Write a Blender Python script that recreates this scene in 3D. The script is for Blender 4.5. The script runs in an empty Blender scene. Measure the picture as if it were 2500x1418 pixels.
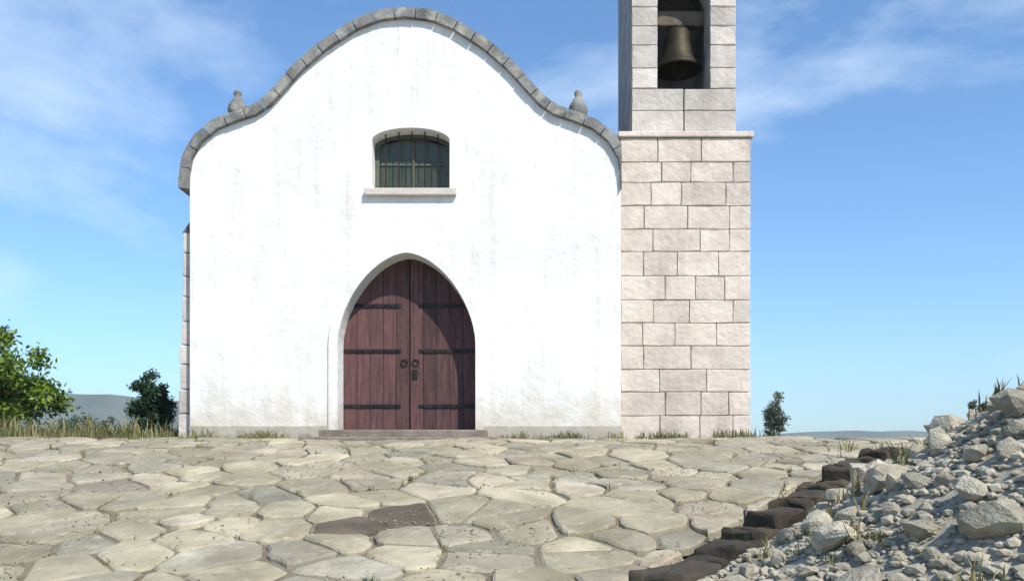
import bpy, bmesh, math, random
from mathutils import Vector, noise
random.seed(7)
R = math.radians
S = bpy.context.scene
COL = S.collection

# ---------------------------------------------------------------- camera
EYE = 1.5
cd = bpy.data.cameras.new('camera'); cam = bpy.data.objects.new('camera', cd); COL.objects.link(cam)
cam.location = (0, 0, EYE); cam.rotation_euler = (R(90), 0, 0)
cd.lens = 30; cd.sensor_width = 36; cd.shift_y = 0.156; cd.clip_end = 5000; cd.clip_start = 0.05
S.camera = cam
# ---------------------------------------------------------------- sky, sun, exposure
SUN_EL, SUN_AZ = 47, 146       # azimuth measured clockwise from +Y (behind the camera, to the right)
w = bpy.data.worlds.new('World'); S.world = w; w.use_nodes = True
nt = w.node_tree; nt.nodes.clear()
out = nt.nodes.new('ShaderNodeOutputWorld'); bg = nt.nodes.new('ShaderNodeBackground')
sky = nt.nodes.new('ShaderNodeTexSky'); sky.sky_type = 'NISHITA'; sky.sun_disc = False
sky.sun_elevation = R(SUN_EL); sky.sun_rotation = R(SUN_AZ); sky.air_density = 1.0; sky.dust_density = 0.6; sky.ozone_density = 2.0
bg.inputs['Strength'].default_value = 0.135
tc = nt.nodes.new('ShaderNodeTexCoord'); mp = nt.nodes.new('ShaderNodeMapping'); mp.inputs['Scale'].default_value = (1.0, 1.0, 2.6); mp.inputs['Location'].default_value = (8.5, 4.5, 3.0)
n1 = nt.nodes.new('ShaderNodeTexNoise'); n1.inputs['Scale'].default_value = 2.2; n1.inputs['Detail'].default_value = 9; n1.inputs['Roughness'].default_value = 0.58; n1.inputs['Distortion'].default_value = 0.35
cr = nt.nodes.new('ShaderNodeValToRGB'); cr.color_ramp.elements[0].position = 0.52; cr.color_ramp.elements[1].position = 0.76
cr.color_ramp.elements[1].color = (0.58, 0.58, 0.58, 1)
mx = nt.nodes.new('ShaderNodeMix'); mx.data_type = 'RGBA'; mx.inputs['B'].default_value = (5.6, 6.5, 7.4, 1)
L = nt.links.new
L(tc.outputs['Generated'], mp.inputs['Vector']); L(mp.outputs['Vector'], n1.inputs['Vector']); L(n1.outputs['Fac'], cr.inputs['Fac'])
L(cr.outputs['Color'], mx.inputs['Factor']); L(sky.outputs['Color'], mx.inputs['A']); tint = nt.nodes.new('ShaderNodeMix'); tint.data_type = 'RGBA'; tint.blend_type = 'MULTIPLY'; tint.inputs['Factor'].default_value = 1; tint.inputs['B'].default_value = (0.66, 0.91, 1.10, 1)
L(sky.outputs['Color'], tint.inputs['A']); L(tint.outputs['Result'], mx.inputs['A']); L(mx.outputs['Result'], bg.inputs['Color']); L(bg.outputs['Background'], out.inputs['Surface'])
sd = bpy.data.lights.new('sun', 'SUN'); sun = bpy.data.objects.new('sun', sd); COL.objects.link(sun)
sd.energy = 4.2; sd.angle = R(0.5); sd.color = (1.0, 0.95, 0.87)
az, el = R(SUN_AZ), R(SUN_EL)
sdir = Vector((math.sin(az) * math.cos(el), math.cos(az) * math.cos(el), math.sin(el)))
sun.rotation_euler = sdir.to_track_quat('Z', 'Y').to_euler()
S.render.engine = 'CYCLES'
S.view_settings.view_transform = 'Standard'; S.view_settings.look = 'None'; S.view_settings.exposure = 0.47; S.view_settings.gamma = 1
S.view_settings.use_curve_mapping = False

# ---------------------------------------------------------------- helpers
def at(px, py, Y):
    """photo pixel (2500 wide) -> point at depth Y"""
    return Vector(((px - 1250) / 2083.33 * Y, Y, EYE + (1099 - py) / 2083.33 * Y))

def mat(name, c1, c2=None, scale=4, rough=0.85, bump=0.3, bscale=40, c3=None, c3pos=0.7, metallic=0, vec='Object', stretch=(1, 1, 1), rnd=0.0):
    m = bpy.data.materials.new(name); m.use_nodes = True; t = m.node_tree; b = t.nodes['Principled BSDF']
    b.inputs['Roughness'].default_value = rough; b.inputs['Metallic'].default_value = metallic
    t_c = t.nodes.new('ShaderNodeTexCoord'); mapn = t.nodes.new('ShaderNodeMapping'); mapn.inputs['Scale'].default_value = stretch
    t.links.new(t_c.outputs[vec], mapn.inputs['Vector'])
    oi = t.nodes.new('ShaderNodeObjectInfo')
    if rnd:
        mv = t.nodes.new('ShaderNodeMath'); mv.operation = 'MULTIPLY'; mv.inputs[1].default_value = 37.0
        t.links.new(oi.outputs['Random'], mv.inputs[0]); t.links.new(mv.outputs[0], mapn.inputs['Location'])
    n = t.nodes.new('ShaderNodeTexNoise'); n.inputs['Scale'].default_value = scale; n.inputs['Detail'].default_value = 8; n.inputs['Roughness'].default_value = 0.6
    t.links.new(mapn.outputs[0], n.inputs['Vector'])
    r = t.nodes.new('ShaderNodeValToRGB'); e = r.color_ramp.elements
    e[0].position = 0.33; e[1].position = 0.66
    e[0].color = (*c1, 1); e[1].color = (*(c2 or c1), 1)
    if c3:
        q = e.new(c3pos); q.color = (*c3, 1)
    t.links.new(n.outputs['Fac'], r.inputs['Fac'])
    col = r.outputs['Color']
    if rnd:
        h = t.nodes.new('ShaderNodeHueSaturation'); ma = t.nodes.new('ShaderNodeMapRange')
        ma.inputs['To Min'].default_value = 1 - rnd; ma.inputs['To Max'].default_value = 1 + rnd
        t.links.new(oi.outputs['Random'], ma.inputs['Value']); t.links.new(ma.outputs['Result'], h.inputs['Value'])
        t.links.new(col, h.inputs['Color']); col = h.outputs['Color']
    t.links.new(col, b.inputs['Base Color'])
    if bump:
        n2 = t.nodes.new('ShaderNodeTexNoise'); n2.inputs['Scale'].default_value = bscale; n2.inputs['Detail'].default_value = 6
        t.links.new(mapn.outputs[0], n2.inputs['Vector'])
        bp = t.nodes.new('ShaderNodeBump'); bp.inputs['Strength'].default_value = bump; bp.inputs['Distance'].default_value = 0.02
        t.links.new(n2.outputs['Fac'], bp.inputs['Height']); t.links.new(bp.outputs['Normal'], b.inputs['Normal'])
    return m

M = {}
M['white'] = mat('lime_plaster', (0.70, 0.69, 0.66), (0.82, 0.82, 0.80), 1.3, 0.9, 0.35, 9)
M['cream'] = mat('cream_render', (0.60, 0.52, 0.43), (0.72, 0.66, 0.57), 1.0, 0.9, 0.4, 9)
M['greystone'] = mat('grey_stone', (0.22, 0.21, 0.20), (0.34, 0.33, 0.31), 3, 0.9, 0.5, 18)
M['paving'] = mat('paving_stone', (0.30, 0.27, 0.20), (0.42, 0.38, 0.29), 3, 0.85, 0.5, 22, rnd=0.22)
M['wallstone'] = mat('wall_stone', (0.19, 0.185, 0.16), (0.34, 0.33, 0.29), 3, 0.9, 0.6, 14, rnd=0.25)
M['soil'] = mat('dry_soil', (0.24, 0.215, 0.165), (0.36, 0.335, 0.27), 2, 0.95, 0.6, 20)
M['door'] = mat('door_wood', (0.050, 0.020, 0.020), (0.125, 0.052, 0.048), 3, 0.62, 0.6, 30, stretch=(9, 9, 0.7), rnd=0.34)
M['iron'] = mat('iron', (0.02, 0.02, 0.02), (0.04, 0.035, 0.03), 8, 0.5, 0.2, 30, metallic=0.8)
M['bronze'] = mat('bronze', (0.035, 0.032, 0.022), (0.06, 0.052, 0.036), 6, 0.6, 0.2, 30, metallic=0.9)
M['tile'] = mat('roof_tile', (0.13, 0.11, 0.09), (0.24, 0.19, 0.15), 5, 0.85, 0.4, 25, rnd=0.25)
M['darkglass'] = mat('window_glass', (0.03, 0.035, 0.018), (0.06, 0.065, 0.035), 2, 0.22, 0)
M['frame'] = mat('green_frame', (0.06, 0.07, 0.045), (0.09, 0.10, 0.065), 5, 0.6, 0.2, 30)
M['leaf'] = mat('leaf', (0.035, 0.075, 0.012), (0.09, 0.14, 0.03), 1.5, 0.6, 0)
M['darkleaf'] = mat('dark_leaf', (0.012, 0.035, 0.016), (0.035, 0.075, 0.03), 2.5, 0.6, 0)
M['bark'] = mat('bark', (0.08, 0.06, 0.04), (0.15, 0.12, 0.09), 6, 0.9, 0.6, 25)

def mesh_obj(name, bm, m, parent=None, smooth=False):
    me = bpy.data.meshes.new(name); bm.to_mesh(me); bm.free()
    if m: me.materials.append(m)
    if smooth:
        for p in me.polygons: p.use_smooth = True
    o = bpy.data.objects.new(name, me); COL.objects.link(o)
    if parent: o.parent = parent
    return o
def tag(o, label=None, cat=None, group=None, kind=None):
    if label: o['label'] = label
    if cat: o['category'] = cat
    if group: o['group'] = group
    if kind: o['kind'] = kind
    return o
def empty(name, loc, label, cat, group=None):
    o = bpy.data.objects.new(name, None); COL.objects.link(o); o.location = loc; o.empty_display_size = .2
    return tag(o, label, cat, group)
def box(bm, x0, x1, y0, y1, z0, z1, bev=0):
    v = [bm.verts.new((x, y, z)) for z in (z0, z1) for y in (y0, y1) for x in (x0, x1)]
    F = [bm.faces.new([v[i] for i in q]) for q in ((0, 2, 3, 1), (4, 5, 7, 6), (0, 1, 5, 4), (2, 6, 7, 3), (0, 4, 6, 2), (1, 3, 7, 5))]
    if bev:
        es = list({e for f in F for e in f.edges}); bmesh.ops.bevel(bm, geom=es, offset=bev, segments=2, affect='EDGES', profile=0.5)
def prism(bm, pts, y0, y1):
    """extrude an XZ outline along Y"""
    a = [bm.verts.new((x, y0, z)) for x, z in pts]; b = [bm.verts.new((x, y1, z)) for x, z in pts]
    bm.faces.new(a); bm.faces.new(b[::-1])
    n = len(pts)
    for i in range(n): bm.faces.new((a[i], b[i], b[(i + 1) % n], a[(i + 1) % n]))
def bool_cut(o, cutter_bm):
    me = bpy.data.meshes.new('cut'); bmesh.ops.recalc_face_normals(cutter_bm, faces=cutter_bm.faces); cutter_bm.to_mesh(me); cutter_bm.free()
    c = bpy.data.objects.new('cut', me); COL.objects.link(c)
    if o.parent: c.parent = o.parent
    md = o.modifiers.new('b', 'BOOLEAN'); md.object = c; md.operation = 'DIFFERENCE'; md.solver = 'EXACT'
    dg = bpy.context.evaluated_depsgraph_get(); nm = bpy.data.meshes.new_from_object(o.evaluated_get(dg))
    o.modifiers.clear(); o.data = nm; bpy.data.objects.remove(c)
def arch(cx, hw, z0, zs, rise, n=20):
    """outline of an arched opening"""
    p = [(cx - hw, z0), (cx + hw, z0)]
    for i in range(n + 1):
        a = math.pi * i / n; p.append((cx + hw * math.cos(a), zs + rise * math.sin(a)))
    return p
def rock(rad, sx, sy, sz, sub=1, seed=0, rough=.25):
    bm = bmesh.new(); bmesh.ops.create_icosphere(bm, subdivisions=sub, radius=rad)
    for v in bm.verts:
        n = noise.noise(v.co * 2.3 / rad + Vector((seed * 7.1, seed, 0)))
        v.co *= 1 + rough * n; v.co.x *= sx; v.co.y *= sy; v.co.z *= sz
    return bm

# ---------------------------------------------------------------- extra materials
def wall_mat(name, base, dark, stain, crack=0.35):
    """weathered lime plaster: trowel relief, patches, hairline cracks, grime near the ground (object space)"""
    m = bpy.data.materials.new(name); m.use_nodes = True; t = m.node_tree; b = t.nodes['Principled BSDF']; K = t.links.new
    b.inputs['Roughness'].default_value = 0.92
    c = t.nodes.new('ShaderNodeTexCoord')
    def nz(sc, de=6, st=(1, 1, 1)):
        mp_ = t.nodes.new('ShaderNodeMapping'); mp_.inputs['Scale'].default_value = st; K(c.outputs['Object'], mp_.inputs['Vector'])
        n = t.nodes.new('ShaderNodeTexNoise'); n.inputs['Scale'].default_value = sc; n.inputs['Detail'].default_value = de; n.inputs['Roughness'].default_value = .62
        K(mp_.outputs[0], n.inputs['Vector']); return n.outputs['Fac']
    def ramp(src, a, bb):
        r = t.nodes.new('ShaderNodeMapRange'); r.inputs['From Min'].default_value = a; r.inputs['From Max'].default_value = bb; K(src, r.inputs['Value']); return r.outputs['Result']
    def mixc(f, a, bb):
        x = t.nodes.new('ShaderNodeMix'); x.data_type = 'RGBA'
        K(f, x.inputs['Factor'])
        for sck, v in (('A', a), ('B', bb)):
            if isinstance(v, tuple): x.inputs[sck].default_value = (*v, 1)
            else: K(v, x.inputs[sck])
        return x.outputs['Result']
    def math_(op, a, bb):
        x = t.nodes.new('ShaderNodeMath'); x.operation = op
        for k, v in enumerate((a, bb)):
            if isinstance(v, (int, float)): x.inputs[k].default_value = v
            else: K(v, x.inputs[k])
        return x.outputs[0]
    col = mixc(ramp(nz(1.1), .42, .62), base, dark)
    streak = math_('MULTIPLY', ramp(nz(2.5, 8, (3.0, 3.0, .22)), .50, .75), .62)
    col = mixc(streak, col, stain)
    sp = t.nodes.new('ShaderNodeSeparateXYZ'); K(c.outputs['Object'], sp.inputs[0])
    g = math_('ADD', sp.outputs['Z'], math_('MULTIPLY', nz(3.5, 9), -1.1))
    col = mixc(math_('MULTIPLY', ramp(g, .15, -.5), .95), col, stain)
    vo = t.nodes.new('ShaderNodeTexVoronoi'); vo.feature = 'DISTANCE_TO_EDGE'; vo.inputs['Scale'].default_value = .55
    wp = t.nodes.new('ShaderNodeTexNoise'); wp.inputs['Scale'].default_value = 2.2; wp.inputs['Detail'].default_value = 8; K(c.outputs['Object'], wp.inputs['Vector'])
    ad = t.nodes.new('ShaderNodeMix'); ad.data_type = 'RGBA'; ad.inputs['Factor'].default_value = .35; K(c.outputs['Object'], ad.inputs['A']); K(wp.outputs['Color'], ad.inputs['B'])
    K(ad.outputs['Result'], vo.inputs['Vector'])
    ck = math_('MULTIPLY', math_('MULTIPLY', ramp(vo.outputs['Distance'], .004, .0), ramp(nz(.7, 3), .52, .6)), crack)
    col = mixc(ck, col, (.25, .22, .19))
    K(col, b.inputs['Base Color'])
    h = math_('ADD', math_('MULTIPLY', nz(5, 8), 1.0), math_('MULTIPLY', nz(55, 4), .12))
    bp = t.nodes.new('ShaderNodeBump'); bp.inputs['Strength'].default_value = .55; bp.inputs['Distance'].default_value = .05
    K(h, bp.inputs['Height']); K(bp.outputs['Normal'], b.inputs['Normal'])
    return m
M['white'] = wall_mat('lime_plaster', (0.77, 0.755, 0.725), (0.68, 0.665, 0.63), (0.52, 0.47, 0.38))
M['cream'] = wall_mat('cream_render', (0.56, 0.49, 0.42), (0.50, 0.44, 0.37), (0.36, 0.32, 0.26), .2)
M['ashlar'] = mat('ashlar_block', (0.49, 0.41, 0.345), (0.64, 0.545, 0.46), 2.2, 0.9, 0.8, 14, c3=(0.56,0.50,0.41), c3pos=.8, rnd=0.09)
M['ashlargrey'] = mat('grey_ashlar', (0.41, 0.365, 0.32), (0.60, 0.54, 0.475), 2.2, 0.9, 0.8, 14, rnd=0.14)
M['mortar'] = mat('mortar', (0.45, 0.41, 0.35), (0.56, 0.51, 0.44), 6, 0.95, 0.5, 40)
M['coping'] = mat('coping_stone', (0.12, 0.12, 0.11), (0.26, 0.25, 0.23), 5, 0.9, 0.5, 22, rnd=0.2)
M['paving'] = mat('paving_stone', (0.235, 0.20, 0.125), (0.40, 0.352, 0.243), 2.6, 0.85, 0.8, 12, c3=(0.44, 0.385, 0.27), c3pos=.78, rnd=0.27)
M['pavingpink'] = mat('pinkish_paving', (0.26, 0.215, 0.145), (0.43, 0.37, 0.27), 2.6, 0.85, 0.8, 12, rnd=0.22)
M['pavinggrey'] = mat('greyish_paving', (0.20, 0.178, 0.125), (0.34, 0.31, 0.23), 3.4, 0.85, 0.8, 15, c3=(0.42, 0.385, 0.29), c3pos=.75, rnd=0.22)
M['pavingdark'] = mat('dark_paving', (0.055, 0.042, 0.026), (0.12, 0.092, 0.06), 3, 0.85, 0.6, 18, rnd=0.2)
M['wallstone'] = mat('bank_stone', (0.29, 0.26, 0.19), (0.48, 0.435, 0.335), 2.4, 0.9, 0.9, 9, c3=(0.56, 0.54, 0.46), c3pos=.8, rnd=0.28)
def weather(m, dirt, sc, lo, hi, amt, st=(1, 1, 1)):
    """dirt and stains that run across neighbouring pieces (world position)"""
    t = M[m].node_tree; b = t.nodes['Principled BSDF']; src = b.inputs['Base Color'].links[0].from_socket
    g_ = t.nodes.new('ShaderNodeNewGeometry'); mp_ = t.nodes.new('ShaderNodeMapping'); mp_.inputs['Scale'].default_value = st
    n_ = t.nodes.new('ShaderNodeTexNoise'); n_.inputs['Scale'].default_value = sc; n_.inputs['Detail'].default_value = 10; n_.inputs['Roughness'].default_value = .68
    mr = t.nodes.new('ShaderNodeMapRange'); mr.inputs['From Min'].default_value = lo; mr.inputs['From Max'].default_value = hi; mr.inputs['To Max'].default_value = amt
    x = t.nodes.new('ShaderNodeMix'); x.data_type = 'RGBA'; x.inputs['B'].default_value = (*dirt, 1); K = t.links.new
    K(g_.outputs['Position'], mp_.inputs['Vector']); K(mp_.outputs[0], n_.inputs['Vector']); K(n_.outputs['Fac'], mr.inputs['Value']); K(mr.outputs['Result'], x.inputs['Factor']); K(src, x.inputs['A']); K(x.outputs['Result'], b.inputs['Base Color'])
for m_ in ('paving', 'pavingpink', 'pavinggrey'):
    weather(m_, (0.20, 0.165, 0.11), 1.1, .47, .66, .75); weather(m_, (0.46, 0.41, 0.30), 7, .56, .66, .55); weather(m_, (0.10, 0.085, 0.06), 16, .60, .68, .55)
for m_ in ('ashlar', 'ashlargrey'):
    weather(m_, (0.30, 0.26, 0.21), 1.6, .50, .72, .55, (1.6, 1.6, .35)); weather(m_, (0.68, 0.62, 0.53), 5, .57, .66, .4)
weather('wallstone', (0.20, 0.18, 0.13), 3, .52, .66, .6); weather('wallstone', (0.33, 0.31, 0.16), 14, .62, .68, .6)
weather('coping', (0.40, 0.38, 0.31), 5, .52, .62, .6); weather('coping', (0.06, 0.06, 0.05), 2, .52, .66, .7)
weather('door', (0.19, 0.12, 0.10), 2.5, .55, .72, .5, (6, 6, .8))
M['step'] = mat('worn_step', (0.13, 0.105, 0.08), (0.24, 0.20, 0.16), 3.5, 0.85, 0.7, 20)
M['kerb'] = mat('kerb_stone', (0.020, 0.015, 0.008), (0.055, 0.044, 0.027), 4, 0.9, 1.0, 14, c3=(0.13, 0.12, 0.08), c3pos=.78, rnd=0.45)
M['grass'] = mat('grass_blade', (0.06, 0.085, 0.02), (0.24, 0.20, 0.09), 4, 0.7, 0)
M['hill'] = mat('hill_scrub', (0.035, 0.055, 0.03), (0.11, 0.12, 0.07), .02, 0.95, 0, stretch=(1, 1, 1))

# ---------------------------------------------------------------- ground
YF = 11.0                       # depth of the front wall
BASE = at(0, 1072, YF).z        # ground level at the chapel
FA, FB = Vector((0.90, 4.55)), Vector((3.30, 7.75))      # foot of the rubble bank, near and far end
FD = (FB - FA).normalized(); FN = Vector((FD.y, -FD.x))  # along it, and away from the forecourt
def side(x, y): return (Vector((x, y)) - FA).dot(FN)
def along(x, y): return (Vector((x, y)) - FA).dot(FD)
def terrace(x, y):
    t = max(0.0, min(1.0, y / (YF - 0.6))); s = t * t * (3 - 2 * t) * 0.5 + t * 0.5
    return BASE * s + 0.035 * noise.noise(Vector((x * .8, y * .8, 0)))
def sm(a, b, v):
    t = max(0., min(1., (v - a) / (b - a))); return t * t * (3 - 2 * t)
def bank_h(x, y):
    """extra height of the bank above the forecourt level"""
    d = side(x, y); L_ = along(x, y)
    if d < 0: return 0
    top = max(1.66 - 0.30 * max(L_, -1.5), .30)
    h = .15 * sm(.10, .18, d) + (top - .15) * min(1, max(0, (d - .16) / 1.5))
    h *= (1 - sm(4.6, 5.6, L_)) * sm(-1.5, 1.3, L_) if d > .3 else (1 - sm(4.6, 5.6, L_)) * sm(-2.2, -1.2, L_)
    return h + .04 * noise.noise(Vector((x * 2, y * 2, 3)))
def gz(x, y):
    z = terrace(x, y)
    d = side(x, y)
    z += bank_h(x, y)
    if -.42 < d < .03 and -1.8 < along(x, y) < 5.0: z -= .26 * min(1, (1 - abs(d + .19) / .23) * 2) if abs(d + .19) < .23 else 0   # gully at its foot
    q = max(0, side(x, y) - 2.6); z -= min(q * .30, 30)
    q = max(0, along(x, y) - 4.6) * (1 if x > 3.2 else 0); z -= min(q * .22, 35) if y < 60 else 35
    z -= min(max(0, y - YF - 7) * 0.25, 36)
    z -= min(max(0, -x - 9) * .2, 30)
    return z
def axis(lo, hi, step, far):
    n = int(round((hi - lo) / step)); a = [lo + i * step for i in range(n + 1)]
    return sorted([lo - f for f in far] + a + [hi + f for f in far])
xs = axis(-9, 9, .12, [.5, 1, 2, 4, 8, 16, 35, 70, 150, 400, 1200]); ys = axis(-1, 12, .12, [.5, 1, 2, 4, 8, 16, 35, 70, 150, 400, 900, 1400])
bm = bmesh.new(); g = [[bm.verts.new((x, y, gz(x, y) - .045)) for x in xs] for y in ys]
for j in range(len(ys) - 1):
    for i in range(len(xs) - 1): bm.faces.new((g[j][i], g[j][i + 1], g[j + 1][i + 1], g[j + 1][i]))
ground = tag(mesh_obj('ground', bm, M['soil'], smooth=True), kind='structure')

# far hills
def ridge(name, x0, x1, Y, f, zlow):
    bm = bmesh.new(); n = 90; prev = None
    for i in range(n + 1):
        x = x0 + (x1 - x0) * i / n; z = f(x); e_ = sm(0, .22, i / n) * sm(0, .22, 1 - i / n); z = -50 + (z + 50) * e_
        a = bm.verts.new((x, Y - 260, zlow)); b = bm.verts.new((x, Y - 90, (z + zlow) / 2 + 5 * noise.noise(Vector((x * .01, 3, 1))))); c = bm.verts.new((x, Y, z)); d = bm.verts.new((x, Y + 300, zlow))
        if prev:
            for k in range(3): bm.faces.new((prev[k], (a, b, c, d)[k], (a, b, c, d)[k + 1], prev[k + 1]))
        prev = (a, b, c, d)
    return tag(mesh_obj(name, bm, M['hill'], smooth=True), kind='structure')
ridge('hills', -1500, 60, 900, lambda x: 52 + 30 * noise.noise(Vector((x * .003, 0, 0))) + 5 * noise.noise(Vector((x * .02, 1, 0))), -60)
ridge('hills', 60, 1500, 1100, lambda x: 27 + 12 * noise.noise(Vector((x * .004, 5, 0))) + 3 * noise.noise(Vector((x * .02, 1, 0))), -60)

# ---------------------------------------------------------------- forecourt of irregular flagstones
def clip(poly, p, n):
    """keep the part of poly with (q-p).n <= 0"""
    o = []
    for i in range(len(poly)):
        a, b = poly[i], poly[(i + 1) % len(poly)]; da, db = (a - p).dot(n), (b - p).dot(n)
        if da <= 0: o.append(a)
        if da * db < 0: o.append(a + (b - a) * (da / (da - db)))
    return o
rng = random.Random(11)
pts = []; sp_ = .41
for j in range(-2, 19):
    for i in range(-21, 22):
        x = (i + (j % 2) * .5) * sp_ + rng.uniform(-.19, .19); y = 3.3 + j * sp_ * .95 + rng.uniform(-.18, .18)
        
        if rng.random() > .13: pts.append(Vector((x, y)))
court = tag(mesh_obj('forecourt', bmesh.new(), None), kind='structure')
bmf = bmesh.new()                        # bed under the flagstones
g = [[bmf.verts.new((x * .25, y * .25, terrace(x * .25, y * .25) - .020)) for x in range(-40, 41)] for y in range(8, 47)]
for j in range(len(g) - 1):
    for i in range(80):
        cx_, cy_ = (i - 40) * .25 + .125, (j + 8) * .25 + .125
        if side(cx_, cy_) < -.55 or along(cx_, cy_) > 4.7: 
            if cx_ < 6: bmf.faces.new((g[j][i], g[j][i + 1], g[j + 1][i + 1], g[j + 1][i]))
bmesh.ops.delete(bmf, geom=[v for v in bmf.verts if not v.link_faces], context='VERTS')
bmf.to_mesh(court.data); bmf.free(); court.data.materials.append(mat('joint_grit', (0.13, 0.105, 0.07), (0.23, 0.195, 0.135), 4, .95, .8, 45))
stones = []
for k, p in enumerate(pts):
    poly = [p + Vector(q) for q in ((-.6, -.6), (.6, -.6), (.6, .6), (-.6, .6))]
    for q in pts:
        if q is not p and (q - p).length < 1.3: poly = clip(poly, (p + q) / 2, (q - p).normalized())
    if side(p.x, p.y) > -.75 and along(p.x, p.y) < 5: poly = clip(poly, FA - FN * .36, FN)
    poly = clip(poly, Vector((0, YF - .03)), Vector((0, 1))); poly = clip(poly, Vector((5.4, 0)), Vector((1, 0)))
    if len(poly) < 3: continue
    c = sum(poly, Vector((0, 0))) / len(poly)
    area = abs(sum(poly[i].x * poly[(i + 1) % len(poly)].y - poly[(i + 1) % len(poly)].x * poly[i].y for i in range(len(poly)))) / 2
    if area < .03: continue
    stones.append((c, poly))
def flag(bm, c, poly, origin, top, tilt):
    # split long edges, wobble, inset
    P = []
    for i in range(len(poly)):
        a, b = poly[i], poly[(i + 1) % len(poly)]
        if (b - a).length < .035: continue
        P.append(a + (b - a) * min(.22, .03 / (b - a).length * 1.4)); 
        if (b - a).length > .22: P.append((a + b) / 2 + Vector((rng.uniform(-.012, .012), rng.uniform(-.012, .012))))
        P.append(b + (a - b) * min(.22, .03 / (b - a).length * 1.4))
    if len(P) < 3: return
    def ring(inset, dz):
        o = []
        for q in P:
            v = q - c; l = v.length; v = v * max(.3, (l - inset) / l); r = c + v
            o.append(bm.verts.new((r.x - origin.x, r.y - origin.y, terrace(r.x, r.y) + dz + tilt.dot(v) + .012 * noise.noise(Vector((r.x * 9, r.y * 9, 0))) - origin.z)))
        return o
    r0, r1, r2 = ring(.014, -.06), ring(.016, top - .014), ring(.036, top)
    n = len(P)
    for A, B in ((r0, r1), (r1, r2)):
        for i in range(n): bm.faces.new((A[i], A[(i + 1) % n], B[(i + 1) % n], B[i]))
    cc = bm.verts.new((c.x - origin.x, c.y - origin.y, terrace(c.x, c.y) + top + .003 - origin.z))
    for i in range(n): bm.faces.new((r2[i], r2[(i + 1) % n], cc))
def in_view(c): return abs(c.x) < .62 * c.y and c.y > 4.2
stones.sort(key=lambda s_: (not in_view(s_[0]), s_[0].length))
dark_spot = Vector(((935 - 1250) / 2083.33 * 6.15, 6.15))
rest = bmesh.new(); cnt = 0
for c, poly in stones:
    tilt = Vector((rng.gauss(0, .02), rng.gauss(0, .02))); top = rng.uniform(-.008, .016)
    if cnt < 298 and in_view(c):
        o = Vector((c.x, c.y, terrace(c.x, c.y))); bm = bmesh.new(); flag(bm, c, poly, o, top, tilt)
        dk = (c - dark_spot).length < .31
        ob = mesh_obj('flagstone', bm, M['pavingdark' if dk else rng.choice(('paving', 'paving', 'pavingpink', 'paving', 'pavinggrey'))], court); ob.location = o; cnt += 1
        if dk: ob['label'] = 'dark stained flagstone'
    else: flag(rest, c, poly, Vector((0, 0, 0)), top, tilt)
tag(mesh_obj('paving', rest, M['paving'], court), kind='stuff')

# grit lying on it
def scatter(name, n, m, size, where, parent=None, flat=.6, seed=5):
    r = random.Random(seed); vv, ff = [], []
    base = bmesh.new(); bmesh.ops.create_icosphere(base, subdivisions=1, radius=1); bv = [v.co.copy() for v in base.verts]; bf = [[v.index for v in f.verts] for f in base.faces]; base.free()
    while n > 0:
        x, y, z = where(r); s_ = size * r.uniform(.4, 1.3); o = len(vv); ax = r.uniform(.7, 1.3); ay = r.uniform(.7, 1.3); a = r.uniform(0, 6.28); ca, sa = math.cos(a), math.sin(a)
        for v in bv:
            k = s_ * r.uniform(.8, 1.15); px, py = v.x * ax * k, v.y * ay * k
            vv.append((x + px * ca - py * sa, y + px * sa + py * ca, z + v.z * k * flat))
        ff += [[i + o for i in f] for f in bf]; n -= 1
    me = bpy.data.meshes.new(name); me.from_pydata(vv, [], ff); me.materials.append(m)
    o = bpy.data.objects.new(name, me); COL.objects.link(o); o.parent = parent; return tag(o, kind='stuff')
def on_court(r):
    while True:
        x, y = r.uniform(-6.5, 4), r.uniform(4.2, 11)
        if (side(x, y) < -.3 or along(x, y) > 4.6) and noise.noise(Vector((x * 1.1, y * 1.1, 6))) + .2 * r.gauss(0, 1) > .12: return x, y, terrace(x, y) + .004
scatter('gravel', 6500, M['paving'], .0085, on_court)
def on_bank(r):
    while True:
        x, y = r.uniform(.3, 5.5), r.uniform(2.4, 9.2)
        if side(x, y) > .16 and along(x, y) < 5: return x, y, gz(x, y) - .036
scatter('gravel', 9000, M['wallstone'], .034, on_bank, seed=9); scatter('gravel', 14000, M['wallstone'], .018, on_bank, seed=10)

# grass blades in joints, along the walls and over the bank
def blades(name, n, where, h, m, seed, label=None, cat='grass'):
    r = random.Random(seed); vv, ff = [], []
    for _ in range(n):
        x, y, z = where(r)
        tall = r.choice((.45, .7, .9, 1.0, 1.6))
        for b in range(r.randrange(4, 12)):
            a = r.uniform(0, 6.28); hh = h * tall * r.uniform(.4, 1.2); w_ = hh * .035 + .0015; l = hh * r.uniform(.2, .8); bx, by = x + r.gauss(0, h * .25), y + r.gauss(0, h * .25)
            dx, dy = math.cos(a), math.sin(a); o = len(vv)
            vv += [(bx - dy * w_, by + dx * w_, z), (bx + dy * w_, by - dx * w_, z), (bx + dx * l * .4 + dy * w_ * .7, by + dy * l * .4 - dx * w_ * .7, z + hh * .65), (bx + dx * l * .4 - dy * w_ * .7, by + dy * l * .4 + dx * w_ * .7, z + hh * .65), (bx + dx * l, by + dy * l, z + hh)]
            ff += [(o, o + 1, o + 2, o + 3), (o + 3, o + 2, o + 4)]
    me = bpy.data.meshes.new(name); me.from_pydata(vv, [], ff); me.materials.append(M[m]); o = bpy.data.objects.new(name, me); COL.objects.link(o)
    return tag(o, label, cat, kind='stuff')
XL, XR = at(445, 0, YF).x, at(1512, 0, YF).x
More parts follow.
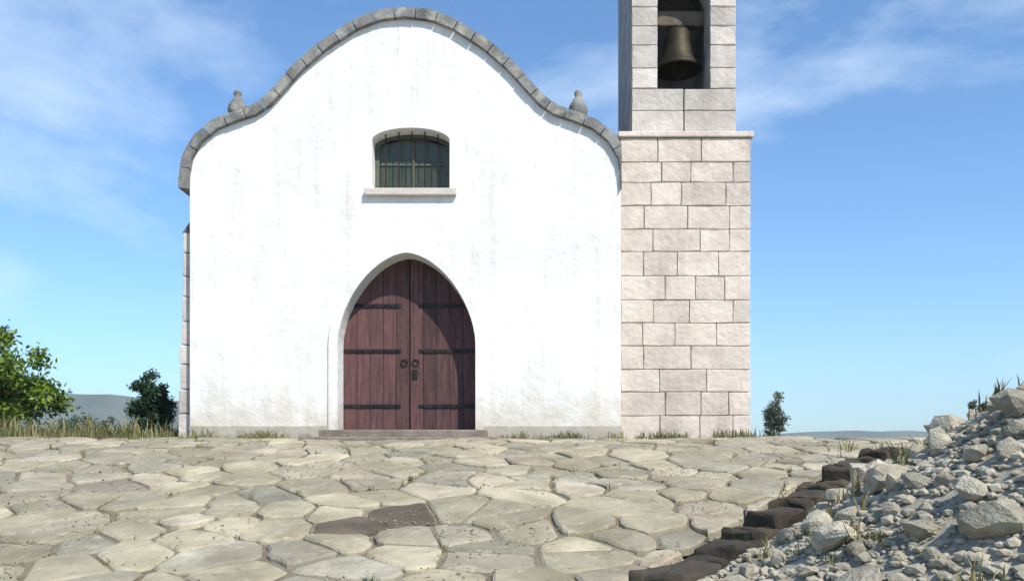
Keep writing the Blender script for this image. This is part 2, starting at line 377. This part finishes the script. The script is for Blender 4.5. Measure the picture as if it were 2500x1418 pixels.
def near_wall(r):
    while True:
        x = r.uniform(XL - .3, 3.2); y = YF - abs(r.gauss(0, .14)) - .05
        if noise.noise(Vector((x * 2.3, 0, 4))) + .35 * r.gauss(0, 1) > .12 and not (-2.6 < x < -.2): return x, y, terrace(x, y) - .01
blades('grass', 420, near_wall, .085, 'grass', 3, 'short dry grass growing along the foot of the chapel and tower', 'grass')
def bank_spot(r):
    while True:
        x, y = r.uniform(.3, 6), r.uniform(2.4, 9.4); d = side(x, y)
        if d > .3 and along(x, y) < 5.2 and noise.noise(Vector((x * 1.6, y * 1.6, 9))) > .1: return x, y, gz(x, y) - .03
blades('grass', 330, bank_spot, .09, 'grass', 4, 'dry grass tufts between the grey stones of the bank', 'grass')
def joints(r):
    while True:
        c, poly = r.choice(stones); i = r.randrange(len(poly)); q = poly[i] + (poly[(i + 1) % len(poly)] - poly[i]) * r.random()
        if noise.noise(Vector((q.x * .9, q.y * .9, 2))) > .12: return q.x, q.y, terrace(q.x, q.y) - .02
blades('grass', 420, joints, .04, 'grass', 6, 'tiny weeds growing in the joints of the forecourt flagstones', 'weeds')
def left_edge(r):
    while True:
        x, y = r.uniform(-11, -4.4), r.uniform(10.2, 15)
        if not (x > XL - .1 and y > 10.9): return x, y, gz(x, y) - .04
blades('grass', 1500, left_edge, .2, 'grass', 8, 'rough grass beyond the left end of the forecourt', 'grass')
def right_edge(r):
    while True:
        x, y = r.uniform(3.3, 7), r.uniform(8.0, 14)
        if x > 3.0 + max(0, y - 10.5) * 0: return x, y, gz(x, y) - .04
blades('grass', 1000, right_edge, .16, 'grass', 10, 'rough grass between the bell tower and the grey bank', 'grass')

# ---------------------------------------------------------------- rubble bank: every stone a part
bk = empty('rubble_bank', (FA.x + 1, FA.y + 1, gz(FA.x + 1, FA.y + 1)), 'sloping bank of grey rubble stones rising at the right edge of the forecourt', 'stone bank')
rs = random.Random(21); variants = []
for k in range(14):
    bm = rock(1, rs.uniform(.9, 1.35), rs.uniform(.75, 1.0), rs.uniform(.5, .75), 2, k, .5)
    # chop flat facets so that the stones read as broken rock
    for f in range(7):
        n_ = Vector((rs.gauss(0, 1), rs.gauss(0, 1), rs.gauss(0, .8))).normalized(); dd = rs.uniform(.50, .72)
        for v in bm.verts:
            e = v.co.dot(n_) - dd
            if e > 0: v.co -= n_ * e * .93
    me = bpy.data.meshes.new('stone'); bm.to_mesh(me); bm.free(); me.materials.append(M['wallstone']); variants.append(me)
def put_stone(x, y, z, s_, lean=.35):
    o = bpy.data.objects.new('stone', rs.choice(variants)); COL.objects.link(o); o.parent = bk
    o.location = Vector((x, y, z)) - bk.location; o.rotation_euler = (rs.gauss(0, lean), rs.gauss(0, lean), rs.uniform(0, 6.28)); o.scale = (s_, s_ * rs.uniform(.8, 1.15), s_ * rs.uniform(.8, 1.1))
placed = []
for q_ in range(60): placed.append((FA + FD * (-1.6 + q_ * .12) + FN * .02, .13))
tries = 0
while len(placed) < 262 and tries < 60000:
    tries += 1; x, y = rs.uniform(.3, 5.6), rs.uniform(2.6, 9.2); d = side(x, y)
    if d < .34 or d > 3.2 or along(x, y) > 4.9 or along(x, y) < -1.2: continue
    if x > .75 * y: continue
    s_ = rs.choice((.06, .065, .07, .08, .09, .10, .12, .15)) * rs.uniform(.9, 1.1); q = Vector((x, y))
    if any((q - a).length < (s_ + b) * .84 for a, b in placed): continue
    placed.append((q, s_)); put_stone(x, y, gz(x, y) - .02 + s_ * .1, s_)

# low dark kerb wall at the foot of the bank: rough blocks laid in two courses
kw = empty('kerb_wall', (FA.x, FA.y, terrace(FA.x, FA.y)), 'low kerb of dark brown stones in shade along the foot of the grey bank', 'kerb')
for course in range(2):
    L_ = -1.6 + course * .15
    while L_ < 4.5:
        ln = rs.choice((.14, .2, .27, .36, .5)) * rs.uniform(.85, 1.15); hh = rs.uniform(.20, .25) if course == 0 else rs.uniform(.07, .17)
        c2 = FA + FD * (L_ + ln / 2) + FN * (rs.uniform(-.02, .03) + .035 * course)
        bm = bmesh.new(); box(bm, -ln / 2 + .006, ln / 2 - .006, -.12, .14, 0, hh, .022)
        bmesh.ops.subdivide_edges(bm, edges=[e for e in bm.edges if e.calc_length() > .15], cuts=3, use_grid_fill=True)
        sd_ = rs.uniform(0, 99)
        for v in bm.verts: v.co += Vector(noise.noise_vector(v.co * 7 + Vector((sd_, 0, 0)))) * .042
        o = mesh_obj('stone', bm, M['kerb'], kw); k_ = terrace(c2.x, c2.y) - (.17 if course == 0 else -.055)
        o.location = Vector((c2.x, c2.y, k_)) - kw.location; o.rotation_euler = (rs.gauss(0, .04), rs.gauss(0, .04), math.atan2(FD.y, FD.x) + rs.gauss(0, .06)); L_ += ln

# ---------------------------------------------------------------- chapel
CX = (at(990, 0, YF)).x; YB = YF + 9
OUT = [(0, 48), (60, 54), (115, 76), (190, 124), (250, 176), (295, 226), (328, 262), (362, 284), (410, 300), (455, 318), (495, 350), (518, 390), (526, 435), (527, 465)]
u = YF / 2083.33
outl = [(dx * u, EYE + (1099 - y) * u - BASE) for dx, y in OUT]; w2 = 527 * u - .004
ch = empty('chapel', (CX, YF, BASE), 'small whitewashed chapel with curved gable, arched brown door and one gable window', 'chapel')
def outline(sc=0):
    R_ = [(min(x, w2), z) for x, z in outl]; Lf = [(-x, z) for x, z in R_[1:]]
    return [(-w2, -.4), (w2, -.4)] + R_[::-1] + Lf
bm = bmesh.new(); prism(bm, outline(), 0, .55); bmesh.ops.recalc_face_normals(bm, faces=bm.faces); wall = mesh_obj('wall', bm, M['white'], ch)
dcx = at(993, 0, YF).x - CX; dhw = .885; dz = at(0, 838, YF).z - BASE; drise = (838 - 618) * u
def dtop(x):
    v = min(1., abs(x - dcx) / dhw); return dz + drise * (1 - v ** 1.72) ** (1 / 1.72)
def door_outline(off=0, z0=-.2, n=28):
    hw_ = dhw + off; P = [(dcx - hw_, z0), (dcx + hw_, z0)]
    for i in range(n + 1):
        a = math.pi * i / n; ca, sa = math.cos(a), math.sin(a)
        P.append((dcx + hw_ * math.copysign(abs(ca) ** (2 / 1.72), ca), dz + (drise + off) * abs(sa) ** (2 / 1.72)))
    return P
c = bmesh.new(); prism(c, door_outline(), -1, .9); bool_cut(wall, c)
wcx = at(1003, 0, YF).x - CX; whw = .50; wz0, wz1 = at(0, 462, YF).z - BASE, at(0, 312, YF).z - BASE
c = bmesh.new(); prism(c, arch(wcx, whw, wz0, wz1 - .16, .16), -1, .9); bool_cut(wall, c)
# body behind the gable wall
bm = bmesh.new(); hb = outl[-1][1] - .25; prism(bm, [(-w2 + .05, -.4), (w2 - .05, -.4), (w2 - .05, hb), (0, outl[0][1] - .55), (-w2 + .05, hb)], .95, 9); mesh_obj('nave', bm, M['white'], ch)
bm = bmesh.new()
for s in (-1, 1): box(bm, min(s * (w2 - .3), s * (w2 - .05)), max(s * (w2 - .3), s * (w2 - .05)), .553, .947, -.4, hb)
mesh_obj('side_wall', bm, M['white'], ch)
# roof with rows of barrel tiles
for s in (-1, 1):
    top_ = Vector((0, outl[0][1] - .52)); ev_ = Vector((s * (w2 + .12), hb - .03)); d_ = ev_ - top_; nrm = Vector((-d_.y, d_.x)).normalized(); nrm = nrm if nrm.y > 0 else -nrm
    bm = bmesh.new(); prism(bm, [tuple(top_ + nrm * .01), tuple(ev_ + nrm * .01), tuple(ev_ + nrm * .06), tuple(top_ + nrm * .06)], .56, 9.2); rf = mesh_obj('roof', bm, M['tile'], ch)
    bm = bmesh.new(); yy = .62
    while yy < 9.1:
        for k in range(6):
            a0, a1 = math.pi * k / 6, math.pi * (k + 1) / 6
            q = [(top_ + nrm * (.06 + .055 * math.sin(a)), yy + .08 * math.cos(a)) for a in (a0, a1)]; q2 = [(ev_ + nrm * (.06 + .055 * math.sin(a)), yy + .08 * math.cos(a)) for a in (a0, a1)]
            bm.faces.new([bm.verts.new((p_.x, y_, p_.y)) for p_, y_ in (q[0], q[1], q2[1], q2[0])])
        yy += .2
    tag(mesh_obj('roof_tiles', bm, M['tile'], ch), kind='stuff')
# coping stones along the curved gable
full = [(-x, z) for x, z in outl[::-1]] + outl[1:]
P = [Vector(p_) for p_ in full]; cum = [0]
for i in range(1, len(P)): cum.append(cum[-1] + (P[i] - P[i - 1]).length)
def on_curve(s_):
    s_ = max(0, min(cum[-1] - 1e-5, s_))
    for i in range(1, len(P)):
        if cum[i] >= s_:
            t_ = (s_ - cum[i - 1]) / (cum[i] - cum[i - 1]); return P[i - 1].lerp(P[i], t_)
def nrm_at(s_):
    d_ = on_curve(s_ + .06) - on_curve(s_ - .06); return Vector((-d_.y, d_.x)).normalized()
N_ = 29; stp = cum[-1] / N_
for k in range(N_):
    a, b = k * stp + .006, (k + 1) * stp - .006; q = []
    dp = rs.uniform(-.008, .008)
    for s_ in (a, (a + b) / 2, b): q.append(on_curve(s_) + nrm_at(s_) * .003)
    for s_ in (b, (a + b) / 2, a): q.append(on_curve(s_) + nrm_at(s_) * (.125 + dp))
    lim = w2 - .001
    bm = bmesh.new(); prism(bm, [(min(v.x, lim) if v.x > 0 else v.x, v.y) for v in q][::-1], -.075 + dp, .60); bmesh.ops.recalc_face_normals(bm, faces=bm.faces)
    mesh_obj('coping_stone', bm, M['coping'], ch)
# small weathered stone finials on the shoulders
for s in (-1, 1):
    fx = s * 425 * u; fz = EYE + (1099 - 303) * u - BASE + .11
    prof_ = [(.0, .43), (.035, .42), (.055, .38), (.035, .34), (.06, .31), (.115, .22), (.13, .15), (.10, .07), (.07, .04), (.135, .03), (.145, -.05)]
    bm = bmesh.new(); rg = [[bm.verts.new((fx + max(r_, .004) * math.cos(a * math.pi / 8), .25 + max(r_, .004) * math.sin(a * math.pi / 8), fz + z_)) for a in range(16)] for r_, z_ in prof_]
    for a in range(16):
        for i in range(len(rg) - 1): bm.faces.new((rg[i][a], rg[i][(a + 1) % 16], rg[i + 1][(a + 1) % 16], rg[i + 1][a]))
    bmesh.ops.recalc_face_normals(bm, faces=bm.faces); mesh_obj('finial', bm, M['coping'], ch, True)
# raised plaster band round the door, beige stone sill under the window, plinth
def band(poly_out, poly_in, y0, y1):
    bm = bmesh.new(); o_ = poly_out[1:] + [poly_out[0]]; i_ = poly_in[1:] + [poly_in[0]]; n = len(o_)
    R0 = [[bm.verts.new((x, y, z)) for x, z in pl] for pl in (o_, i_) for y in (y0, y1)]
    for k in range(n - 1):
        for A, B in ((0, 2), (3, 1), (1, 0), (2, 3)): bm.faces.new((R0[A][k], R0[A][k + 1], R0[B][k + 1], R0[B][k]))
    bmesh.ops.recalc_face_normals(bm, faces=bm.faces); return bm
mesh_obj('door_surround', band(door_outline(.12, 0.0), door_outline(.002, 0.0), -.028, -.003), M['white'], ch)
bm = bmesh.new(); box(bm, wcx - whw - .09, wcx + whw + .09, -.075, .30, wz0 - .095, wz0 - .003, .012); mesh_obj('window_sill', bm, M['mortar'], ch)
bm = bmesh.new(); box(bm, dcx - dhw - .16, dcx + dhw + .16, -.40, .44, -.3, .115, .015); mesh_obj('doorstep', bm, M['step'], ch)
bm = bmesh.new(); box(bm, dcx - dhw - .30, dcx + dhw + .30, -.86, -.403, -.4, .02, .015); mesh_obj('doorstep', bm, M['step'], ch)
for x0, x1 in ((-w2, dcx - dhw - .125), (dcx + dhw + .125, w2)):
    bm = bmesh.new(); box(bm, x0, x1, -.022, -.003, -.4, .17); mesh_obj('plinth', bm, M['cream'], ch)
# grey stone buttress set back at the left corner
zt = at(0, 560, YF).z - BASE; zz = -.3
while zz < zt:
    h_ = min(rs.uniform(.24, .36), zt - zz); x0 = -w2 - .15 - .06 * (1 - zz / zt)
    bm = bmesh.new(); box(bm, x0 + rs.uniform(-.012, .012), -w2 - .004, .16 + rs.uniform(-.01, .01), .9, zz + .005, zz + h_ - .005, .014); mesh_obj('buttress_stone', bm, M['ashlargrey'], ch); zz += h_
bm = bmesh.new(); prism(bm, [(-w2 - .16, zt), (-w2 - .004, zt), (-w2 - .004, zt + .22)], .16, .9); mesh_obj('buttress_cap', bm, M['coping'], ch)
# door leaves of separate planks, straps, studs, ring and lock plate
for s in (-1, 1):
    n = 5; pw = (dhw - .012) / n; leaf = None
    for k in range(n):
        xa = dcx + s * (.006 + k * pw) + s * .003; xb = dcx + s * (.006 + (k + 1) * pw) - s * .003; x0, x1 = min(xa, xb), max(xa, xb)
        pts_ = [(x0, .125), (x1, .125)] + [(x1 + (x0 - x1) * q / 5, min(dtop(x1 + (x0 - x1) * q / 5) + .03, 9)) for q in range(6)]
        pr = .0035 * (k % 2) + rs.uniform(0, .002)
        bm = bmesh.new(); prism(bm, pts_, .34 + pr, .385); bmesh.ops.recalc_face_normals(bm, faces=bm.faces)
        if leaf is None: leaf = mesh_obj('door', bm, M['door'], ch)
        else: mesh_obj('plank', bm, M['door'], leaf)
    for hz in (.42, 1.15, 1.75):
        a, b = sorted((dcx + s * .12, dcx + s * (dhw - .01))); bm = bmesh.new(); box(bm, a, b, .328, .338, hz, hz + .05, .003); mesh_obj('hinge', bm, M['iron'], leaf)
        bm = bmesh.new()
        for q in range(5):
            cx_ = dcx + s * (.18 + q * .15); bmesh.ops.create_icosphere(bm, subdivisions=1, radius=.013)
            for v in bm.verts[-12:]: v.co += Vector((cx_, .326, hz + .025))
        mesh_obj('stud', bm, M['iron'], leaf)
    bm = bmesh.new(); cx_ = dcx + s * .075
    for k in range(16):
        for j in range(6):
            def tp(k, j):
                a, b = 2 * math.pi * k / 16, 2 * math.pi * j / 6; r_ = .042 + .007 * math.cos(b); return (cx_ + r_ * math.cos(a), .325 + .007 * math.sin(b), 1.02 + r_ * math.sin(a))
            bm.faces.new([bm.verts.new(tp(*q)) for q in ((k, j), (k + 1, j), (k + 1, j + 1), (k, j + 1))])
    bmesh.ops.remove_doubles(bm, verts=bm.verts, dist=1e-5); mesh_obj('door_ring', bm, M['iron'], leaf)
bm = bmesh.new(); box(bm, dcx + .03, dcx + .10, .327, .338, .80, .93, .004); mesh_obj('lock_plate', bm, M['iron'], leaf)
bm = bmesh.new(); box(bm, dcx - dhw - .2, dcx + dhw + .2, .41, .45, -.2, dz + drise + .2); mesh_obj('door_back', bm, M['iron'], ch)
# window: frame, four panes, iron bars
fr = bmesh.new(); A_ = arch(wcx, whw - .003, wz0 + .003, wz1 - .163, .16); B_ = arch(wcx, whw - .06, wz0 + .06, wz1 - .18, .13)
n = len(A_)
R0 = [[fr.verts.new((x, y, z)) for x, z in pl] for pl in (A_, B_) for y in (.24, .30)]
for k in range(n):
    k2 = (k + 1) % n
    for A, B in ((0, 2), (3, 1), (1, 0), (2, 3)): fr.faces.new((R0[A][k], R0[A][k2], R0[B][k2], R0[B][k]))
bmesh.ops.recalc_face_normals(fr, faces=fr.faces); win = mesh_obj('window', fr, M['frame'], ch)
zm = wz0 + .40
for x0, x1 in ((wcx - whw + .05, wcx - .018), (wcx + .018, wcx + whw - .05)):
    for z0, z1 in ((wz0 + .05, zm - .015), (zm + .015, wz1 - .03)):
        bm = bmesh.new()
        if z1 > zm + .1: prism(bm, [(x0, z0), (x1, z0), (x1, z1 - (.12 if x1 > wcx + .1 else 0)), (x0, z1 - (.12 if x0 < wcx - .1 else 0))], .268, .274)
        else: box(bm, x0, x1, .268, .274, z0, z1)
        t_ = rs.uniform(-.01, .01)
        for v in bm.verts: v.co.y += (v.co.z - z0) * t_
        mesh_obj('pane', bm, M['darkglass'], win)
bm = bmesh.new(); box(bm, wcx - .017, wcx + .017, .25, .29, wz0 + .061, wz1 - .052); box(bm, wcx - whw + .06, wcx - .0172, .252, .288, zm - .014, zm + .014); box(bm, wcx + .0172, wcx + whw - .06, .252, .288, zm - .014, zm + .014); mesh_obj('glazing_bar', bm, M['frame'], win)
bm = bmesh.new()
for q in range(5):
    x = wcx - whw + .16 + q * (2 * whw - .32) / 4; bmesh.ops.create_cone(bm, segments=8, radius1=.009, radius2=.009, depth=wz1 - wz0 - .02, cap_ends=False)
    for v in bm.verts[-16:]: v.co += Vector((x, .12, (wz0 + wz1) / 2))
tag(mesh_obj('window_bars', bm, M['iron'], win))
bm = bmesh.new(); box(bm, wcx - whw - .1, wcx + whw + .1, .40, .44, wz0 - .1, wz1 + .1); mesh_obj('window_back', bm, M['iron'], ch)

# ---------------------------------------------------------------- bell tower of squared stones
tx0, tx1 = CX + w2 + .006, at(1838, 0, YF).x; hw = (tx1 - tx0) / 2; TY = .10
tw = empty('bell_tower', ((tx0 + tx1) / 2, YF + TY, BASE), 'pinkish cream stone bell tower standing against the right side of the white chapel', 'bell tower')
sh = at(0, 330, YF).z - BASE; th = sh + 3.0; inset = .16
bm = bmesh.new(); box(bm, -hw + .03, hw - .03, .03, 2 * hw - .03, -.4, sh - .02); mesh_obj('shaft', bm, M['mortar'], tw)
def block(x0, x1, y0, y1, z0, z1, m, parent=tw):
    bm = bmesh.new(); box(bm, x0 + .0035, x1 - .0035, y0, y1, z0 + .0035, z1 - .0035, .011)
    bmesh.ops.subdivide_edges(bm, edges=[e for e in bm.edges if e.calc_length() > .12], cuts=1, use_grid_fill=True)
    for v in bm.verts: v.co += Vector((rs.uniform(-.003, .003), rs.uniform(-.005, .004), rs.uniform(-.003, .003)))
    return mesh_obj('stone_block', bm, M[m], parent)
z = -.3; row = 0
while z < sh - .1:
    h_ = min(rs.uniform(.26, .34), sh - z); h_ = sh - z if sh - z - h_ < .15 else h_
    cuts = [-hw]; x = -hw
    x += rs.uniform(.24, .62)
    while x < hw - .22: cuts.append(x); x += rs.uniform(.30, .62)
    cuts.append(hw)
    for a, b in zip(cuts, cuts[1:]): block(a, b, -.004 + rs.uniform(-.004, .004), .12, z, z + h_, 'ashlar')
    yc = [.1205]; y = .12 + rs.uniform(.4, .7)
    while y < 2 * hw - .3: yc.append(y); y += rs.uniform(.4, .7)
    yc.append(2 * hw)
    for a, b in zip(yc, yc[1:]): block(hw - .12, hw + rs.uniform(-.004, .004), a, b, z, z + h_, 'ashlar')
    z += h_; row += 1
bm = bmesh.new(); box(bm, -hw - .035, hw + .035, -.04, 2 * hw + .03, sh + .003, sh + .075, .012); mesh_obj('cornice', bm, M['ashlar'], tw)
# belfry: piers either side of a tall arched opening, on all four sides
bw = hw - inset; cy = hw; s0 = sh + .078; ow = .34; oz0 = s0 + .50; spz = s0 + 1.75
bm = bmesh.new(); box(bm, -bw, bw, cy - bw, cy + bw, s0, th); bmesh.ops.recalc_face_normals(bm, faces=bm.faces); bel = mesh_obj('belfry', bm, M['greystone'], tw)
c = bmesh.new(); prism(c, arch(0, ow, oz0, spz, ow), cy - bw - 1, cy + bw - .30); bool_cut(bel, c)
c = bmesh.new(); box(c, -bw + .3, bw - .3, cy - bw + .3, cy + bw - .3, oz0 + .01, th - .3); bool_cut(bel, c)
z = s0
while z < th - .05:
    h_ = min(rs.uniform(.24, .32), th - z)
    for s in (-1, 1):
        zz = z + h_ / 2
        inner = ow if zz < spz else (math.sqrt(max(0, ow ** 2 - (max(0, z - spz)) ** 2)) if z - spz < ow else 0)
        if z < oz0 - .05: inner = 0
        a, b = sorted((s * (inner + .003), s * bw))
        if b - a > .75: m_ = (a + b) / 2 + rs.uniform(-.1, .1); seg = [(a, m_), (m_, b)]
        else: seg = [(a, b)]
        for a, b in seg: block(a, b, cy - bw - .05, cy - bw - .003, z, z + h_, 'ashlargrey')
    z += h_
bm = bmesh.new(); box(bm, -bw - .1, bw + .1, cy - bw - .1, cy + bw + .1, th + .003, th + .1, .012); mesh_obj('cornice', bm, M['ashlar'], tw)
bm = bmesh.new(); bmesh.ops.create_cone(bm, segments=4, radius1=bw * 1.45, radius2=.03, depth=.75, cap_ends=True)
bmesh.ops.rotate(bm, verts=bm.verts, cent=(0, 0, 0), matrix=__import__('mathutils').Matrix.Rotation(R(45), 3, 'Z'))
for v in bm.verts: v.co += Vector((0, cy, th + .103 + .375))
mesh_obj('roof', bm, M['coping'], tw)
bl = bmesh.new(); prof = [(.02, .56), (.13, .55), (.17, .50), (.19, .36), (.22, .18), (.28, .06), (.32, 0), (.29, 0), (.19, .2), (.15, .45)]
zb = s0 + 1.02
vs = [[bl.verts.new((r_ * math.cos(a * math.pi / 14), cy - bw + .36 + r_ * math.sin(a * math.pi / 14), zb + z_)) for a in range(28)] for r_, z_ in prof]
for a in range(28):
    for i in range(len(vs) - 1): bl.faces.new((vs[i][a], vs[i][(a + 1) % 28], vs[i + 1][(a + 1) % 28], vs[i + 1][a]))
bell = mesh_obj('bell', bl, M['bronze'], tw, True)
bm = bmesh.new(); box(bm, -.37, .37, cy - bw + .28, cy - bw + .44, zb + .58, zb + .78, .015); mesh_obj('yoke', bm, M['bark'], bell)
bm = bmesh.new(); box(bm, -.018, .018, cy - bw + .345, cy - bw + .375, zb - .14, zb + .2, .006); mesh_obj('clapper', bm, M['iron'], bell)

# ---------------------------------------------------------------- vegetation
def plant(name, loc, rx, ry, h, n, m, label, cat, leaf, seed, cone=0., nst=9):
    """branches carry clumps of small leaves; cone narrows the top"""
    rnd = random.Random(seed); t = empty(name, loc, label, cat); bs = bmesh.new(); bl_ = bmesh.new(); tips = []
    def limb(a, b, r0, r1):
        d_ = (b - a).normalized(); u_ = d_.orthogonal().normalized(); v_ = d_.cross(u_); q = [[bs.verts.new(p_ + (u_ * math.cos(k * 1.257) + v_ * math.sin(k * 1.257)) * r_) for k in range(5)] for p_, r_ in ((a, r0), (b, r1))]
        for k in range(5): bs.faces.new((q[0][k], q[0][(k + 1) % 5], q[1][(k + 1) % 5], q[1][k]))
    for k in range(nst):
        a = 6.283 * k / nst + rnd.uniform(-.3, .3); hh = h * rnd.uniform(.55, .98); sp = rnd.uniform(.15, .9) * (1 - cone * hh / h)
        b0 = Vector((rnd.uniform(-.06, .06), rnd.uniform(-.06, .06), 0)); b1 = Vector((math.cos(a) * rx * sp * .6, math.sin(a) * ry * sp * .6, hh * .55)); b2 = Vector((math.cos(a) * rx * sp, math.sin(a) * ry * sp, hh * .95))
        limb(b0, b1, .012 * h + .004, .008 * h + .003); limb(b1, b2, .008 * h + .003, .003)
        for q in range(9):
            f = rnd.uniform(.12, 1); p_ = b0.lerp(b1, f * 2) if f < .5 else b1.lerp(b2, f * 2 - 1)
            wd = (1 - cone * p_.z / h); e = p_ + Vector((rnd.gauss(0, .28) * rx * wd, rnd.gauss(0, .28) * ry * wd, rnd.uniform(-.03, .12) * h)); limb(p_, e, .004, .002); tips.append(e)
    for _ in range(n):
        c0 = rnd.choice(tips); r0 = min(rx, h * .5) * .24
        d_ = Vector((rnd.gauss(0, .5), rnd.gauss(0, .5), rnd.gauss(0, .45))) * r0; p_ = c0 + d_
        if p_.z < .01: continue
        s_ = leaf * rnd.uniform(.5, 1.25); a = (d_.normalized() * .6 + Vector((rnd.gauss(0, .6), rnd.gauss(0, .6), rnd.gauss(0, .6)))).normalized() * s_
        b = a.cross(Vector((rnd.gauss(0, 1), rnd.gauss(0, 1), rnd.gauss(0, 1)))).normalized() * s_ * .42
        bl_.faces.new([bl_.verts.new(v) for v in (p_ - a, p_ + b, p_ + a, p_ - b)])
    mesh_obj('trunk' if 'tree' in name else 'stem', bs, M['bark'], t); mesh_obj('crown', bl_, M[m], t); return t
M['leaf'] = mat('leaf', (0.050, 0.105, 0.006), (0.15, 0.21, 0.018), 1.2, 0.55, 0)
M['darkleaf'] = mat('dark_leaf', (0.010, 0.032, 0.016), (0.035, 0.075, 0.03), 2.5, 0.6, 0)
M['greyleaf'] = mat('grey_leaf', (0.08, 0.12, 0.09), (0.17, 0.21, 0.16), 2.5, 0.6, 0)
for m_ in ('leaf', 'darkleaf', 'greyleaf', 'grass'):
    b_ = M[m_].node_tree.nodes['Principled BSDF']; b_.inputs['Subsurface Weight'].default_value = 0; b_.inputs['Specular IOR Level'].default_value = .35
def pl(px, Y, *a, **k):
    x = at(px, 0, Y).x; return plant(a[0], (x, Y, gz(x, Y) - .06), *a[1:], **k)
pl(-40, 15, 'tree', 1.62, 1.3, 1.92, 26000, 'leaf', 'broad bright olive green tree at the left edge of the view', 'tree', .055, 1, cone=.15, nst=14)
pl(370, 12.4, 'shrub', .36, .36, .98, 13000, 'darkleaf', 'dark green shrub beside the left corner of the chapel', 'shrub', .030, 2, cone=.35)
pl(205, 15.5, 'shrub', .55, .5, .55, 7000, 'greyleaf', 'low grey green shrub between the bright tree and the dark shrub', 'shrub', .035, 5, cone=.2)
pl(1893, 12.2, 'shrub', .24, .26, 1.5, 6500, 'greyleaf', 'thin grey green shrub against the right corner of the bell tower', 'shrub', .028, 3, cone=.4)
pl(2470, 5.3, 'shrub', .34, .30, .20, 5000, 'greyleaf', 'low grey green shrub on top of the grey bank at the right edge', 'shrub', .018, 7, cone=.3)

# ---------------------------------------------------------------- haze
bm = bmesh.new(); box(bm, -1600, 1600, -1500, 1700, -80, 110)
hz = mesh_obj('haze', bm, None); hm = bpy.data.materials.new('haze_air'); hm.use_nodes = True; ht = hm.node_tree; ht.nodes.clear()
ho = ht.nodes.new('ShaderNodeOutputMaterial'); hv = ht.nodes.new('ShaderNodeVolumePrincipled'); hv.inputs['Color'].default_value = (.80, .90, 1, 1); hv.inputs['Density'].default_value = .0004
ht.links.new(hv.outputs[0], ho.inputs['Volume']); hz.data.materials.append(hm); tag(hz, kind='stuff')
